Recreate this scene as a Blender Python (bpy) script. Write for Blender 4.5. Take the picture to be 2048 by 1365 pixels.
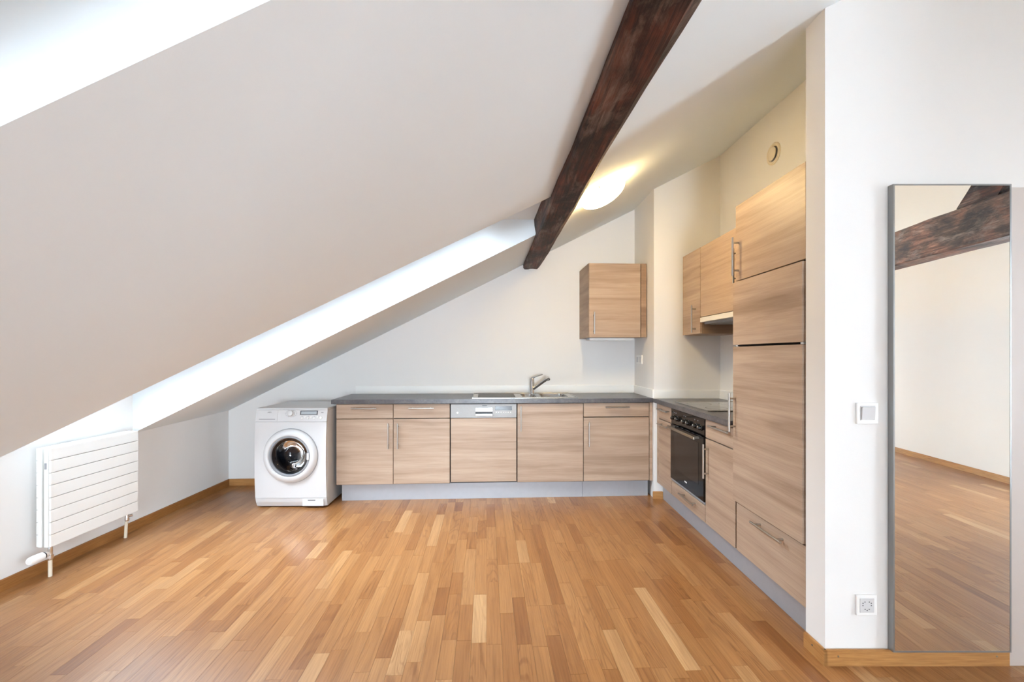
import bpy, bmesh, math, random
from mathutils import Vector, Matrix, noise
random.seed(7)
for o in list(bpy.data.objects): bpy.data.objects.remove(o)
S = bpy.context.scene
C = S.collection
PI = math.pi
# ------------------------------------------------------------------ camera
FPX, CX, CY, HC = 858.0, 1016.0, 711.0, 1.306
cam = bpy.data.cameras.new('camera'); camo = bpy.data.objects.new('camera', cam); C.objects.link(camo)
cam.sensor_width = 36; cam.sensor_fit = 'HORIZONTAL'; cam.lens = FPX/2048*36
cam.shift_x = (1024-CX)/2048; cam.shift_y = (CY-682.5)/2048
cam.clip_start = 0.02
camo.location = (0, 0, HC); camo.rotation_euler = (PI/2, 0, 0)
S.camera = camo
# ------------------------------------------------------------------ sky, exposure
W = bpy.data.worlds.new('sky'); S.world = W; W.use_nodes = True
bg = W.node_tree.nodes['Background']
bg.inputs[0].default_value = (0.825, 0.945, 1.07, 1); bg.inputs[1].default_value = 13.5
S.view_settings.view_transform = 'Standard'; S.view_settings.look = 'None'
S.view_settings.gamma = 1; S.view_settings.exposure = 0.42; S.view_settings.use_curve_mapping = False
S.cycles.diffuse_bounces = 8; S.cycles.max_bounces = 12
LAMP_STRENGTH = 40.0
REAR_POWER, SIDE_POWER, SIDE_POWER2 = 142.0, 29.0, 20.0      # watts per square metre of the added windows
DAY_COL = (0.825, 0.945, 1.07)
# room frame: X right, Y away from the camera, Z up. The house runs 2.9 degrees off the camera axis.
T = 0.05; TH = math.atan(T)
def ceil_z(x, y): return 0.75 + 0.504*((x+2.8) + T*(y-4.3))
def back_y(x): return 4.30 + T*(x+2.8)

# ------------------------------------------------------------------ helpers
def tag(o, label=None, cat=None, group=None, kind=None):
    if label: o['label'] = label
    if cat: o['category'] = cat
    if group: o['group'] = group
    if kind: o['kind'] = kind
    return o
def obj(name, bm, mat, parent=None, smooth=False, loc=None, rz=0, fix=True):
    if fix: bmesh.ops.recalc_face_normals(bm, faces=bm.faces[:])
    me = bpy.data.meshes.new(name); bm.to_mesh(me); bm.free()
    for m in (mat if isinstance(mat, (list, tuple)) else [mat]): me.materials.append(m)
    if smooth:
        for p in me.polygons: p.use_smooth = True
        try: me.set_sharp_from_angle(angle=math.radians(38))
        except Exception: pass
    o = bpy.data.objects.new(name, me); C.objects.link(o)
    if parent: o.parent = parent
    if loc: o.location = loc
    if rz: o.rotation_euler = (0, 0, rz)
    return o
def thing(name, label, cat, loc=(0,0,0), rz=0, group=None, kind=None):
    o = bpy.data.objects.new(name, None); C.objects.link(o)
    o.location = loc; o.rotation_euler = (0, 0, rz); o.empty_display_size = 0.05
    return tag(o, label, cat, group, kind)
def BM(): return bmesh.new()
def box(bm, x0, x1, y0, y1, z0, z1, bev=0.0, seg=1, mi=0):
    vs = [bm.verts.new((x, y, z)) for x in (x0, x1) for y in (y0, y1) for z in (z0, z1)]
    F = [(0,1,3,2),(4,6,7,5),(0,4,5,1),(2,3,7,6),(0,2,6,4),(1,5,7,3)]
    fs = [bm.faces.new([vs[i] for i in f]) for f in F]
    for f in fs: f.material_index = mi
    if bev > 0:
        es = list({e for f in fs for e in f.edges})
        bmesh.ops.bevel(bm, geom=es, offset=bev, segments=seg, profile=0.6, affect='EDGES')
    return bm
def boxo(name, d, mat, parent=None, bev=0.0, seg=1, **k):
    return obj(name, box(BM(), *d, bev=bev, seg=seg), mat, parent, **k)
def basis(d):
    d = d.normalized(); a = Vector((0,0,1)) if abs(d.z) < 0.9 else Vector((1,0,0))
    u = d.cross(a).normalized(); return u, d.cross(u).normalized()
def tube(bm, pts, r, seg=12, caps=True):
    pts = [Vector(p) for p in pts]; rs = r if isinstance(r, (list, tuple)) else [r]*len(pts)
    rings = []; n = len(pts); u = None
    for i, p in enumerate(pts):
        d = (pts[min(i+1,n-1)] - pts[max(i-1,0)]).normalized()
        if u is None: u, v = basis(d)
        else:
            u = (u - d*u.dot(d)).normalized(); v = d.cross(u)
        rings.append([bm.verts.new(p + (u*math.cos(2*PI*k/seg) + v*math.sin(2*PI*k/seg))*rs[i]) for k in range(seg)])
    for a, b in zip(rings, rings[1:]):
        for k in range(seg): bm.faces.new((a[k], a[(k+1)%seg], b[(k+1)%seg], b[k]))
    if caps: bm.faces.new(rings[0][::-1]); bm.faces.new(rings[-1])
    return bm
def lathe(bm, prof, o=(0,0,0), d=(0,0,1), seg=32, capa=False, capb=False):
    o = Vector(o); d = Vector(d).normalized(); u, v = basis(d); rings = []
    for r, h in prof:
        if r < 1e-6: rings.append([bm.verts.new(o + d*h)])
        else: rings.append([bm.verts.new(o + d*h + (u*math.cos(2*PI*k/seg) + v*math.sin(2*PI*k/seg))*r) for k in range(seg)])
    for a, b in zip(rings, rings[1:]):
        for k in range(seg):
            k2 = (k+1) % seg
            if len(a) == 1 and len(b) == 1: continue
            if len(a) == 1: bm.faces.new((a[0], b[k], b[k2]))
            elif len(b) == 1: bm.faces.new((a[k], a[k2], b[0]))
            else: bm.faces.new((a[k], a[k2], b[k2], b[k]))
    if capa: bm.faces.new(rings[0][::-1])
    if capb: bm.faces.new(rings[-1])
    return bm
def prism(bm, poly, axis, a, b):
    """poly: 2D points; extruded along axis ('x': poly is (y,z); 'y': (x,z); 'z': (x,y)); a/b numbers or functions."""
    def P(p, t):
        return {'x': (t, p[0], p[1]), 'y': (p[0], t, p[1]), 'z': (p[0], p[1], t)}[axis]
    fa = a if callable(a) else (lambda p: a); fb = b if callable(b) else (lambda p: b)
    A = [bm.verts.new(P(p, fa(p))) for p in poly]; B = [bm.verts.new(P(p, fb(p))) for p in poly]
    bm.faces.new(A); bm.faces.new(B[::-1]); n = len(poly)
    for i in range(n): bm.faces.new((A[i], B[i], B[(i+1)%n], A[(i+1)%n]))
    return bm
def slab(bm, xs, ys, z0, z1, skip):
    """plate over the cells of a grid, leaving out the cells in skip"""
    nx, ny = len(xs)-1, len(ys)-1
    on = lambda i, j: 0 <= i < nx and 0 <= j < ny and (i, j) not in skip
    vc = {}
    def V(i, j, z):
        k = (i, j, z)
        if k not in vc: vc[k] = bm.verts.new((xs[i], ys[j], z))
        return vc[k]
    for i in range(nx):
        for j in range(ny):
            if not on(i, j): continue
            bm.faces.new((V(i,j,z1), V(i+1,j,z1), V(i+1,j+1,z1), V(i,j+1,z1)))
            bm.faces.new((V(i,j,z0), V(i,j+1,z0), V(i+1,j+1,z0), V(i+1,j,z0)))
            if not on(i-1, j): bm.faces.new((V(i,j,z0), V(i,j,z1), V(i,j+1,z1), V(i,j+1,z0)))
            if not on(i+1, j): bm.faces.new((V(i+1,j,z0), V(i+1,j+1,z0), V(i+1,j+1,z1), V(i+1,j,z1)))
            if not on(i, j-1): bm.faces.new((V(i,j,z0), V(i+1,j,z0), V(i+1,j,z1), V(i,j,z1)))
            if not on(i, j+1): bm.faces.new((V(i,j+1,z0), V(i,j+1,z1), V(i+1,j+1,z1), V(i+1,j+1,z0)))
    return bm
def text_obj(name, s, size, mat, parent, loc, rot, extrude=0.0003):
    cu = bpy.data.curves.new(name, 'FONT'); cu.body = s; cu.size = size; cu.extrude = extrude
    cu.align_x = 'CENTER'; cu.align_y = 'CENTER'; cu.resolution_u = 3
    t = bpy.data.objects.new(name, cu); C.objects.link(t); bpy.context.view_layer.update()
    me = bpy.data.meshes.new_from_object(t.evaluated_get(bpy.context.evaluated_depsgraph_get()))
    bpy.data.objects.remove(t); bpy.data.curves.remove(cu)
    me.materials.clear(); me.materials.append(mat)
    o = bpy.data.objects.new(name, me); C.objects.link(o); o.parent = parent; o.location = loc; o.rotation_euler = rot
    return o

# ------------------------------------------------------------------ materials
def srgb(r, g, b):
    f = lambda c: (c/255/12.92) if c/255 <= 0.04045 else ((c/255+0.055)/1.055)**2.4
    return (f(r), f(g), f(b), 1)
class N:
    def __init__(s, name):
        s.m = bpy.data.materials.new(name); s.m.use_nodes = True; s.t = s.m.node_tree
        s.p = s.t.nodes['Principled BSDF']
    def n(s, typ, **k):
        nd = s.t.nodes.new(typ)
        for a, v in k.items():
            if a.startswith('i_'):
                nd.inputs[int(a[2:]) if a[2:].isdigit() else a[2:]].default_value = v
            else: setattr(nd, a, v)
        return nd
    def l(s, a, b): s.t.links.new(a, b)
    def ramp(s, fac, stops):
        r = s.n('ShaderNodeValToRGB'); e = r.color_ramp.elements
        while len(e) < len(stops): e.new(0.5)
        for i, (p, c) in enumerate(stops): e[i].position = p; e[i].color = c
        s.l(fac, r.inputs[0]); return r
    def set(s, **k):
        for a, v in k.items(): s.p.inputs[a.replace('_', ' ')].default_value = v
        return s
    def mix(s, fac, a, b, mode='MIX'):
        m = s.n('ShaderNodeMix', data_type='RGBA', blend_type=mode)
        for sk, v in ((m.inputs[0], fac), (m.inputs[6], a), (m.inputs[7], b)):
            if hasattr(v, 'links'): s.l(v, sk)
            else: sk.default_value = v
        return m.outputs[2]
    def bump(s, h, st, dist):
        b = s.n('ShaderNodeBump'); b.inputs['Strength'].default_value = st; b.inputs['Distance'].default_value = dist
        s.l(h, b.inputs['Height']); s.l(b.outputs[0], s.p.inputs['Normal']); return b
    def mapped(s, scale, coord='Object', rnd=0.0, rot=(0,0,0)):
        tc = s.n('ShaderNodeTexCoord'); mp = s.n('ShaderNodeMapping'); mp.inputs['Scale'].default_value = scale
        mp.inputs['Rotation'].default_value = rot
        src = tc.outputs[coord]
        if rnd:
            oi = s.n('ShaderNodeObjectInfo'); mu = s.n('ShaderNodeMath', operation='MULTIPLY'); mu.inputs[1].default_value = rnd
            s.l(oi.outputs['Random'], mu.inputs[0])
            ad = s.n('ShaderNodeVectorMath', operation='ADD'); s.l(src, ad.inputs[0]); s.l(mu.outputs[0], ad.inputs[1]); src = ad.outputs[0]
        s.l(src, mp.inputs[0]); return mp.outputs[0]
    def noise(s, vec, sc, det=4, rough=0.5, dist=0.0):
        nz = s.n('ShaderNodeTexNoise'); nz.inputs['Scale'].default_value = sc; nz.inputs['Detail'].default_value = det
        nz.inputs['Roughness'].default_value = rough; nz.inputs['Distortion'].default_value = dist
        s.l(vec, nz.inputs['Vector']); return nz.outputs['Fac']
def plain(name, col, rough=0.5, metal=0.0, spec=0.5, grain=0.0, gscale=60, coat=0.0):
    a = N(name); a.set(Roughness=rough, Metallic=metal, Coat_Weight=coat); a.p.inputs['Specular IOR Level'].default_value = spec
    v = a.mapped((1,1,1)); nz = a.noise(v, gscale, 3)
    dk = tuple(c*(1-grain) for c in col[:3]) + (1,)
    r = a.ramp(nz, [(0.3, dk), (0.7, col)]); a.l(r.outputs[0], a.p.inputs['Base Color'])
    return a.m
M = {}
def wall_mat(name, col):
    a = N(name); a.set(Roughness=0.92); a.p.inputs['Specular IOR Level'].default_value = 0.2
    v = a.mapped((1,1,1)); n1 = a.noise(v, 1.3, 3); n2 = a.noise(v, 160, 3, 0.6)
    r = a.ramp(n1, [(0.3, tuple(c*0.985 for c in col[:3])+(1,)), (0.7, col)]); a.l(r.outputs[0], a.p.inputs['Base Color'])
    a.bump(n2, 0.10, 0.002); return a.m
M['wall'] = wall_mat('painted_plaster', (0.81, 0.80, 0.785, 1))
M['ceil'] = wall_mat('painted_ceiling', (0.81, 0.872, 0.905, 1))
M['cream'] = wall_mat('cream_plaster', (0.86, 0.83, 0.78, 1))
def cab_wood(name, light, mid, dark, rough=0.42):
    a = N(name); a.set(Roughness=rough); a.p.inputs['Specular IOR Level'].default_value = 0.4
    v = a.mapped((0.55, 1, 9.0), rnd=37.0); big = a.noise(v, 1.6, 5, 0.55, 0.5)
    v2 = a.mapped((2.2, 1, 120.0), rnd=11.0); fine = a.noise(v2, 2.2, 4, 0.65)
    v3 = a.mapped((1.0, 1, 30.0), rnd=23.0); med = a.noise(v3, 2.0, 3, 0.6, 0.4)
    r = a.ramp(big, [(0.28, dark), (0.47, mid), (0.70, light)])
    r2 = a.ramp(fine, [(0.30, (0.87,0.855,0.84,1)), (0.62, (1.04,1.04,1.04,1))])
    r3 = a.ramp(med, [(0.32, (0.86,0.84,0.82,1)), (0.55, (1,1,1,1))])
    c = a.mix(0.8, r.outputs[0], r2.outputs[0], 'MULTIPLY'); c = a.mix(0.7, c, r3.outputs[0], 'MULTIPLY')
    a.l(c, a.p.inputs['Base Color']); a.bump(fine, 0.06, 0.001); return a.m
M['wood'] = cab_wood('walnut_laminate', srgb(187,165,145), srgb(175,151,131), srgb(152,128,108))
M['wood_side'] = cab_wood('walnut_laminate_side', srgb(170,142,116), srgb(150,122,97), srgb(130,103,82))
M['carcass'] = plain('carcass_dark', srgb(34,26,22), 0.8, grain=0.2)
def oak_floor():
    a = N('oak_parquet'); a.set(Roughness=0.29); a.p.inputs['Specular IOR Level'].default_value = 0.5
    at = a.n('ShaderNodeAttribute'); at.attribute_name = 'tint'
    sep = a.n('ShaderNodeSeparateColor'); a.l(at.outputs['Color'], sep.inputs[0])
    uv = a.n('ShaderNodeUVMap'); uv.uv_map = 'UVMap'
    def mp(sc):
        m = a.n('ShaderNodeMapping'); m.inputs['Scale'].default_value = sc; a.l(uv.outputs[0], m.inputs[0]); return m.outputs[0]
    tone = a.ramp(sep.outputs[0], [(0.0, srgb(131,83,44)), (0.35, srgb(152,104,60)), (0.75, srgb(165,119,74)), (1.0, srgb(186,147,104))])
    fine = a.noise(mp((3.5, 110, 1)), 1.0, 4, 0.65)
    lo = a.noise(mp((1.3, 9.0, 1)), 1.0, 1.5, 0.45, 0.25)          # contour lines of a slow noise read as oak cathedrals
    mul = a.n('ShaderNodeMath', operation='MULTIPLY'); mul.inputs[1].default_value = 95.0; a.l(lo, mul.inputs[0])
    sn = a.n('ShaderNodeMath', operation='SINE'); a.l(mul.outputs[0], sn.inputs[0])
    jit = a.noise(mp((9, 60, 1)), 1.0, 3, 0.6)
    cath = a.n('ShaderNodeMath', operation='MULTIPLY_ADD'); cath.inputs[1].default_value = 0.35; a.l(sn.outputs[0], cath.inputs[0]); a.l(jit, cath.inputs[2])
    mid = a.noise(mp((1.6, 24, 1)), 1.0, 3, 0.5, 0.6)
    r1 = a.ramp(fine, [(0.30, (0.66,0.58,0.50,1)), (0.58, (1.05,1.05,1.05,1))])
    r2 = a.ramp(cath.outputs[0], [(0.12, (0.62,0.52,0.43,1)), (0.42, (1,1,1,1))])
    r3 = a.ramp(mid, [(0.3, (0.85,0.81,0.77,1)), (0.65, (1.06,1.06,1.05,1))])
    c = a.mix(0.75, tone.outputs[0], r1.outputs[0], 'MULTIPLY')
    amt = a.n('ShaderNodeMath', operation='MULTIPLY'); amt.inputs[1].default_value = 0.75; a.l(sep.outputs[1], amt.inputs[0])
    c = a.mix(amt.outputs[0], c, r2.outputs[0], 'MULTIPLY'); c = a.mix(0.85, c, r3.outputs[0], 'MULTIPLY')
    a.l(c, a.p.inputs['Base Color']); a.bump(fine, 0.05, 0.001); return a.m
M['floor'] = oak_floor()
def oak_trim(name, c1, c2):
    a = N(name); a.set(Roughness=0.4)
    v = a.mapped((1,1,1)); n0 = a.noise(v, 2.0, 2)
    v2 = a.mapped((6, 6, 90)); n2 = a.noise(v2, 1.5, 4, 0.6)
    f = a.mix(0.7, n0, n2); r = a.ramp(f, [(0.3, c1), (0.7, c2)]); a.l(r.outputs[0], a.p.inputs['Base Color']); return a.m
M['oak'] = oak_trim('oak_skirting', srgb(158,108,58), srgb(200,150,92))
M['oak_dark'] = oak_trim('oak_skirting_aged', srgb(132,86,42), srgb(170,118,66))
def slate():
    a = N('slate_worktop'); a.set(Roughness=0.32)
    v = a.mapped((1,1,1)); n1 = a.noise(v, 14, 6, 0.7, 0.5); n2 = a.noise(v, 70, 3, 0.6)
    f = a.mix(0.35, n1, n2)
    r = a.ramp(f, [(0.3, srgb(64,62,66)), (0.5, srgb(88,86,89)), (0.7, srgb(114,111,112))]); a.l(r.outputs[0], a.p.inputs['Base Color'])
    a.bump(n2, 0.05, 0.001); return a.m
M['slate'] = slate()
M['steel'] = plain('brushed_steel', srgb(196,192,186), 0.30, 1.0, grain=0.06)
M['chrome'] = plain('chrome', srgb(215,215,216), 0.12, 1.0)
M['sink_steel'] = plain('sink_steel', srgb(172,170,168), 0.26, 1.0, grain=0.05)
M['plinth'] = plain('plinth_aluminium', srgb(176,179,185), 0.42, 0.35, grain=0.04, gscale=25)
M['panel_steel'] = plain('dishwasher_steel', srgb(150,148,146), 0.45, 0.35, grain=0.05)
M['white'] = plain('white_enamel', srgb(208,208,209), 0.32, coat=0.15)
M['white_soft'] = plain('white_plastic', srgb(238,238,236), 0.45)
M['offwhite'] = plain('cream_plastic', srgb(226,216,196), 0.5)
M['rad'] = plain('radiator_lacquer', srgb(236,236,233), 0.38)
M['grey'] = plain('grey_plastic', srgb(140,142,146), 0.45)
M['dark'] = plain('dark_plastic', srgb(38,38,40), 0.4)
M['black_gloss'] = plain('black_glass', srgb(14,13,14), 0.08, spec=0.32)
M['oven_window'] = plain('oven_window_glass', srgb(36,30,28), 0.10, spec=0.30)
M['hob'] = plain('ceramic_hob', srgb(30,29,30), 0.06, spec=0.7, coat=0.5)
M['knob'] = plain('black_knob', srgb(20,20,21), 0.25)
M['display'] = plain('lcd_display', srgb(176,184,190), 0.2)
M['screen'] = plain('dark_screen', srgb(58,60,66), 0.15)
M['ink'] = plain('grey_print', srgb(150,150,154), 0.5)
M['ink_dark'] = plain('dark_print', srgb(82,84,90), 0.5)
M['ink_white'] = plain('white_print', srgb(225,225,225), 0.5)
M['drum'] = plain('drum_steel', srgb(96,102,112), 0.38, 0.8, grain=0.35, gscale=55)
M['rubber'] = plain('grey_rubber', srgb(92,94,98), 0.6)
M['frame_grey'] = plain('anodised_frame', srgb(150,152,152), 0.35, 0.7)
M['door_grey'] = plain('grey_door_paint', srgb(200,190,184), 0.5)
M['subfloor'] = plain('subfloor', srgb(120,80,45), 0.7, grain=0.2)
M['brass'] = plain('dull_metal', srgb(150,142,130), 0.35, 0.9)
M['soffit'] = plain('hood_white', srgb(226,224,218), 0.4)
def mirror_mat():
    a = N('mirror_glass'); a.set(Roughness=0.0, Metallic=1.0); a.p.inputs['Base Color'].default_value = (0.90, 0.91, 0.90, 1); return a.m
M['mirror'] = mirror_mat()
def glass_mat(name, tint, fac_ior=1.45):
    a = N(name); t = a.t; out = t.nodes['Material Output']
    tr = a.n('ShaderNodeBsdfTransparent'); tr.inputs[0].default_value = tint
    gl = a.n('ShaderNodeBsdfGlossy'); gl.inputs['Roughness'].default_value = 0.02
    fr = a.n('ShaderNodeFresnel'); fr.inputs[0].default_value = fac_ior
    mx = a.n('ShaderNodeMixShader'); a.l(fr.outputs[0], mx.inputs[0]); a.l(tr.outputs[0], mx.inputs[1]); a.l(gl.outputs[0], mx.inputs[2])
    a.l(mx.outputs[0], out.inputs[0]); return a.m
M['pane'] = glass_mat('window_glass', (0.97, 0.98, 0.98, 1))
M['porthole'] = glass_mat('porthole_glass', (0.34, 0.37, 0.42, 1), 1.5)
def lamp_mat():
    a = N('lit_opal_glass'); a.p.inputs['Base Color'].default_value = (0.9, 0.8, 0.6, 1)
    a.p.inputs['Emission Color'].default_value = (1.0, 0.73, 0.36, 1); a.p.inputs['Emission Strength'].default_value = LAMP_STRENGTH
    return a.m
M['lamp'] = lamp_mat()
def beam_mat(name, c0, c1, c2, c3, grey):
    a = N(name); a.set(Roughness=0.62); a.p.inputs['Specular IOR Level'].default_value = 0.35
    v = a.mapped((22, 0.9, 22)); g = a.noise(v, 1.6, 6, 0.65, 0.8)
    v2 = a.mapped((1,0.7,1)); big = a.noise(v2, 5.0, 4, 0.6, 0.4)
    v3 = a.mapped((70, 2.0, 70)); fine = a.noise(v3, 1.5, 4, 0.7)
    vk = a.mapped((3.2, 1.3, 3.2)); vo = a.n('ShaderNodeTexVoronoi'); vo.inputs['Scale'].default_value = 2.3; a.l(vk, vo.inputs['Vector'])
    base = a.ramp(g, [(0.28, c0), (0.46, c1), (0.62, c2), (0.80, c3)])
    rb = a.ramp(big, [(0.38, (0.25,0.22,0.22,1)), (0.5, (0.95,0.9,0.88,1)), (0.63, (1.9,1.5,1.3,1))])
    rf = a.ramp(fine, [(0.32, (0.45,0.42,0.4,1)), (0.55, (1.08,1.08,1.08,1))])
    rk = a.ramp(vo.outputs['Distance'], [(0.03, (0.25,0.22,0.2,1)), (0.14, (1,1,1,1))])
    c = a.mix(0.9, base.outputs[0], rb.outputs[0], 'MULTIPLY'); c = a.mix(0.8, c, rf.outputs[0], 'MULTIPLY'); c = a.mix(0.7, c, rk.outputs[0], 'MULTIPLY')
    vw = a.mapped((2.2, 0.8, 2.2)); wn = a.noise(vw, 4.0, 6, 0.7, 0.6)
    wm = a.ramp(wn, [(0.50, (0,0,0,1)), (0.66, (grey,grey,grey,1))])
    gcol = a.ramp(fine, [(0.3, srgb(44,33,28)), (0.6, srgb(146,124,110))])
    c = a.mix(wm.outputs[0], c, gcol.outputs[0])
    a.l(c, a.p.inputs['Base Color'])
    h = a.mix(0.5, g, fine); a.bump(h, 0.8, 0.012); return a.m
M['beam'] = beam_mat('aged_dark_timber', srgb(22,12,9), srgb(54,29,20), srgb(86,48,33), srgb(126,90,70), 0.55)
M['beam2'] = beam_mat('aged_grey_timber', srgb(40,26,20), srgb(78,54,42), srgb(112,84,68), srgb(150,126,112), 0.8)

YR = -6.0     # rear wall of the room
# ================================================================== SETTING
# ---- floor: subfloor plus oak strips laid along the house axis
fl = boxo('floor', (-3.0, 5.6, (YR-0.2), 4.75, -0.10, -0.012), M['subfloor'])
tag(fl, 'warm oak strip parquet floor of the whole attic room', 'floor', kind='structure')
rdir = Vector((1, T, 0)).normalized(); ddir = Vector((-T, 1, 0)).normalized()
def fp(u, v): return rdir*u + ddir*v
def proj(p):
    if p.y < 0.05: return None
    return (CX + FPX*p.x/p.y, CY - FPX*(p.z-HC)/p.y)
SW = 0.0685; planks = []
rng = random.Random(3)
for i in range(-46, 84):
    u0 = i*SW; v = YR-0.4 - rng.random()*0.5
    while v < 4.7:
        L = rng.choice((0.24, 0.30, 0.36, 0.42, 0.50, 0.58)) * rng.uniform(0.9, 1.12)
        planks.append((u0, u0+SW, v, v+L)); v += L
good = []
for p in planks:
    c = fp((p[0]+p[1])/2, (p[2]+p[3])/2)
    if not (-2.9 < c.x < 5.45 and (YR-0.1) < c.y < back_y(c.x)+0.15): continue
    ps = [proj(fp(a, b)) for a, b in ((p[0],p[2]),(p[1],p[2]),(p[1],p[3]),(p[0],p[3]))]
    area = 0
    if all(ps) and not (c.x > 1.42 and c.y > 1.80) and not c.y > back_y(c.x)-0.5:
        q = [(min(max(x, 0), 2048), min(max(y, 0), 1365)) for x, y in ps]
        area = abs(sum(q[k][0]*q[(k+1)%4][1] - q[(k+1)%4][0]*q[k][1] for k in range(4)))/2
    good.append((area, p))
good.sort(key=lambda t: -t[0])
def plank_geo(bm, p, lay, uvl):
    g = 0.00035; tone = min(max(rng.gauss(0.52, 0.165), 0), 1); cat = max(0, rng.random()*1.7-0.7)
    uo, vo = rng.random()*40, rng.random()*40; dz = rng.uniform(-0.0002, 0.0002)
    co = [(p[0]+g, p[2]+g), (p[1]-g, p[2]+g), (p[1]-g, p[3]-g), (p[0]+g, p[3]-g)]
    vs = {}
    for k, (u, v) in enumerate(co):
        q = fp(u, v)
        vs[k, 1] = bm.verts.new((q.x, q.y, dz)); vs[k, 0] = bm.verts.new((q.x, q.y, -0.0119))
    F = [[(k, 1) for k in range(4)], [(k, 0) for k in (3,2,1,0)]] + [[(k,0), ((k+1)%4,0), ((k+1)%4,1), (k,1)] for k in range(4)]
    for f in F:
        fc = bm.faces.new([vs[k] for k in f])
        for lp, k in zip(fc.loops, f):
            lp[uvl].uv = (co[k[0]][1] + uo, co[k[0]][0] + vo + (0 if k[1] else 0.01))
            lp[lay] = (tone, cat, 0, 1)
def new_plank_bm():
    bm = BM(); return bm, bm.loops.layers.float_color.new('tint'), bm.loops.layers.uv.new('UVMap')
for a, p in good[:300]:
    bm, lay, uvl = new_plank_bm(); plank_geo(bm, p, lay, uvl); obj('plank', bm, M['floor'], fl, fix=False)
bm, lay, uvl = new_plank_bm()
for a, p in good[300:]: plank_geo(bm, p, lay, uvl)
tag(obj('parquet_strips', bm, M['floor'], fl, fix=False), kind='stuff')

# ---- walls
def struct(name, bm, mat, label, cat='wall', **k): return tag(obj(name, bm, mat, **k), label, cat, kind='structure')
struct('wall_left', prism(BM(), [((YR-0.2),0),(4.6,0),(4.6,1.12),((YR-0.2),1.02)], 'x', -3.0, -2.8), M['wall'], 'low white knee wall under the sloping ceiling, behind the radiator')
bp = [(-2.8,0),(1.33,0),(1.33,2.93),(-2.8,0.84)]
struct('wall_back', prism(BM(), bp, 'y', lambda p: back_y(p[0]), lambda p: back_y(p[0])+0.2), M['wall'], 'white gable wall behind the sink run, topped by the ceiling slope')
struct('wall_pillar', prism(BM(), [(1.33,0),(2.2,0),(2.2,3.35),(1.33,2.92)], 'y', 3.91, 4.72), M['wall'], 'boxed white wall corner between the two kitchen runs')
struct('wall_right', prism(BM(), [(1.93,0),(3.91,0),(3.91,3.22),(1.93,3.18)], 'x', 1.935, 2.10), M['wall'], 'wall behind the hob and the tall cabinet, tinted by lamp light')
pp = [(1.34,0),(2.112,0),(2.112,2.016),(2.95,2.016),(2.95,0),(5.2,0),(5.2,4.1),(3.6,4.1),(1.34,2.90)]
struct('wall_partition', prism(BM(), pp, 'y', 1.813, 1.93), M['wall'], 'white partition wall carrying the tall mirror and the light switch')
fx = lambda y: 5.09 - 0.104*(y+0.79)
def far_wall(ya, yb, z0, z1): return prism(fwb, [(fx(ya),ya),(fx(yb),yb),(fx(yb)+0.2,yb),(fx(ya)+0.2,ya)], 'z', z0, z1)
fwb = BM(); RWS = ((-5.3, -2.9, 0.12, 2.45), (-0.6, 0.45, 0.12, 2.45))     # added openings for fill light in the far right wall
far_wall(YR-0.2, -5.3, 0, 4.1); far_wall(-2.9, -0.6, 0, 4.1); far_wall(0.45, 1.9, 0, 4.1)
for ya, yb, za, zb in RWS: far_wall(ya, yb, 0, za); far_wall(ya, yb, zb, 4.1)
struct('wall_far_right', fwb, M['cream'], 'white wall with oak skirting seen only in the mirror')
rb = BM(); RWIN = ((-0.5, 1.1, 0.15, 1.6), (2.9, 4.5, 0.15, 1.6))  # rear openings added to let in light from behind the viewer
slab(rb, [-2.8,-0.5,1.1,2.9,4.5,5.8], [0,0.15,1.6,4.2], 0, 0.2, {(1,1),(3,1)})
bmesh.ops.rotate(rb, verts=rb.verts[:], cent=(0,0,0), matrix=Matrix.Rotation(PI/2, 3, 'X'))
bmesh.ops.translate(rb, verts=rb.verts[:], vec=(0,YR,0))
struct('wall_rear', rb, M['wall'], 'wall behind the viewer with two added windows for fill light')
struct('wall_light_block', prism(BM(), [(1.0,0),(2.3,0),(2.3,3.30),(1.0,2.65)], 'y', -1.75, -1.15), M['wall'], 'added unseen wall block behind the viewer, keeping light off the partition')  # added block, shades the partition from the rear window
# ---- ceiling: slope with roof-window shafts, then a flat part over the right half
TK = 0.33; XE = 0.47; XR = 3.42
def edge(a, b): return lambda x: a[1] + (b[1]-a[1])*(x-a[0])/(b[0]-a[0])
far2 = edge((-2.8,3.20),(0.45,3.36)); near2 = edge((-2.13,2.296),(0.219,2.537))
far1 = edge((-0.798,0.676),(-0.387,0.690)); near1 = lambda x: far1(x)-0.62
cb = BM()
def strip(x0, x1, ya, yb):
    q = [(x0, ya(x0)), (x1, ya(x1)), (x1, yb(x1)), (x0, yb(x0))]
    prism(cb, q, 'z', lambda p: ceil_z(*p), lambda p: ceil_z(*p)+TK)
K = lambda v: (lambda x: v)
XL = -2.98
strip(XL, XE, far2, lambda x: back_y(x)+0.2)
strip(XL, XE, far1, near2); strip(XL, XE, K(YR-0.2), near1)
strip(XE, XR, K((YR-0.2)), K(4.75))
for ya, yb in ((near2, far2), (near1, far1)):     # level soffit closing each shaft at its top
    ym = 0.5*(ya(0.4)+yb(0.4)); zs = ceil_z(XE, ym); xa = XE - TK/0.504
    v = [cb.verts.new(c) for c in ((XE, ya(XE), zs), (xa, ya(xa), zs), (XE, ya(XE), zs+TK), (XE, yb(XE), zs), (xa, yb(xa), zs), (XE, yb(XE), zs+TK))]
    for f in ((0,1,2),(3,5,4),(0,3,4,1),(1,4,5,2),(2,5,3,0)): cb.faces.new([v[i] for i in f])
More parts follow.
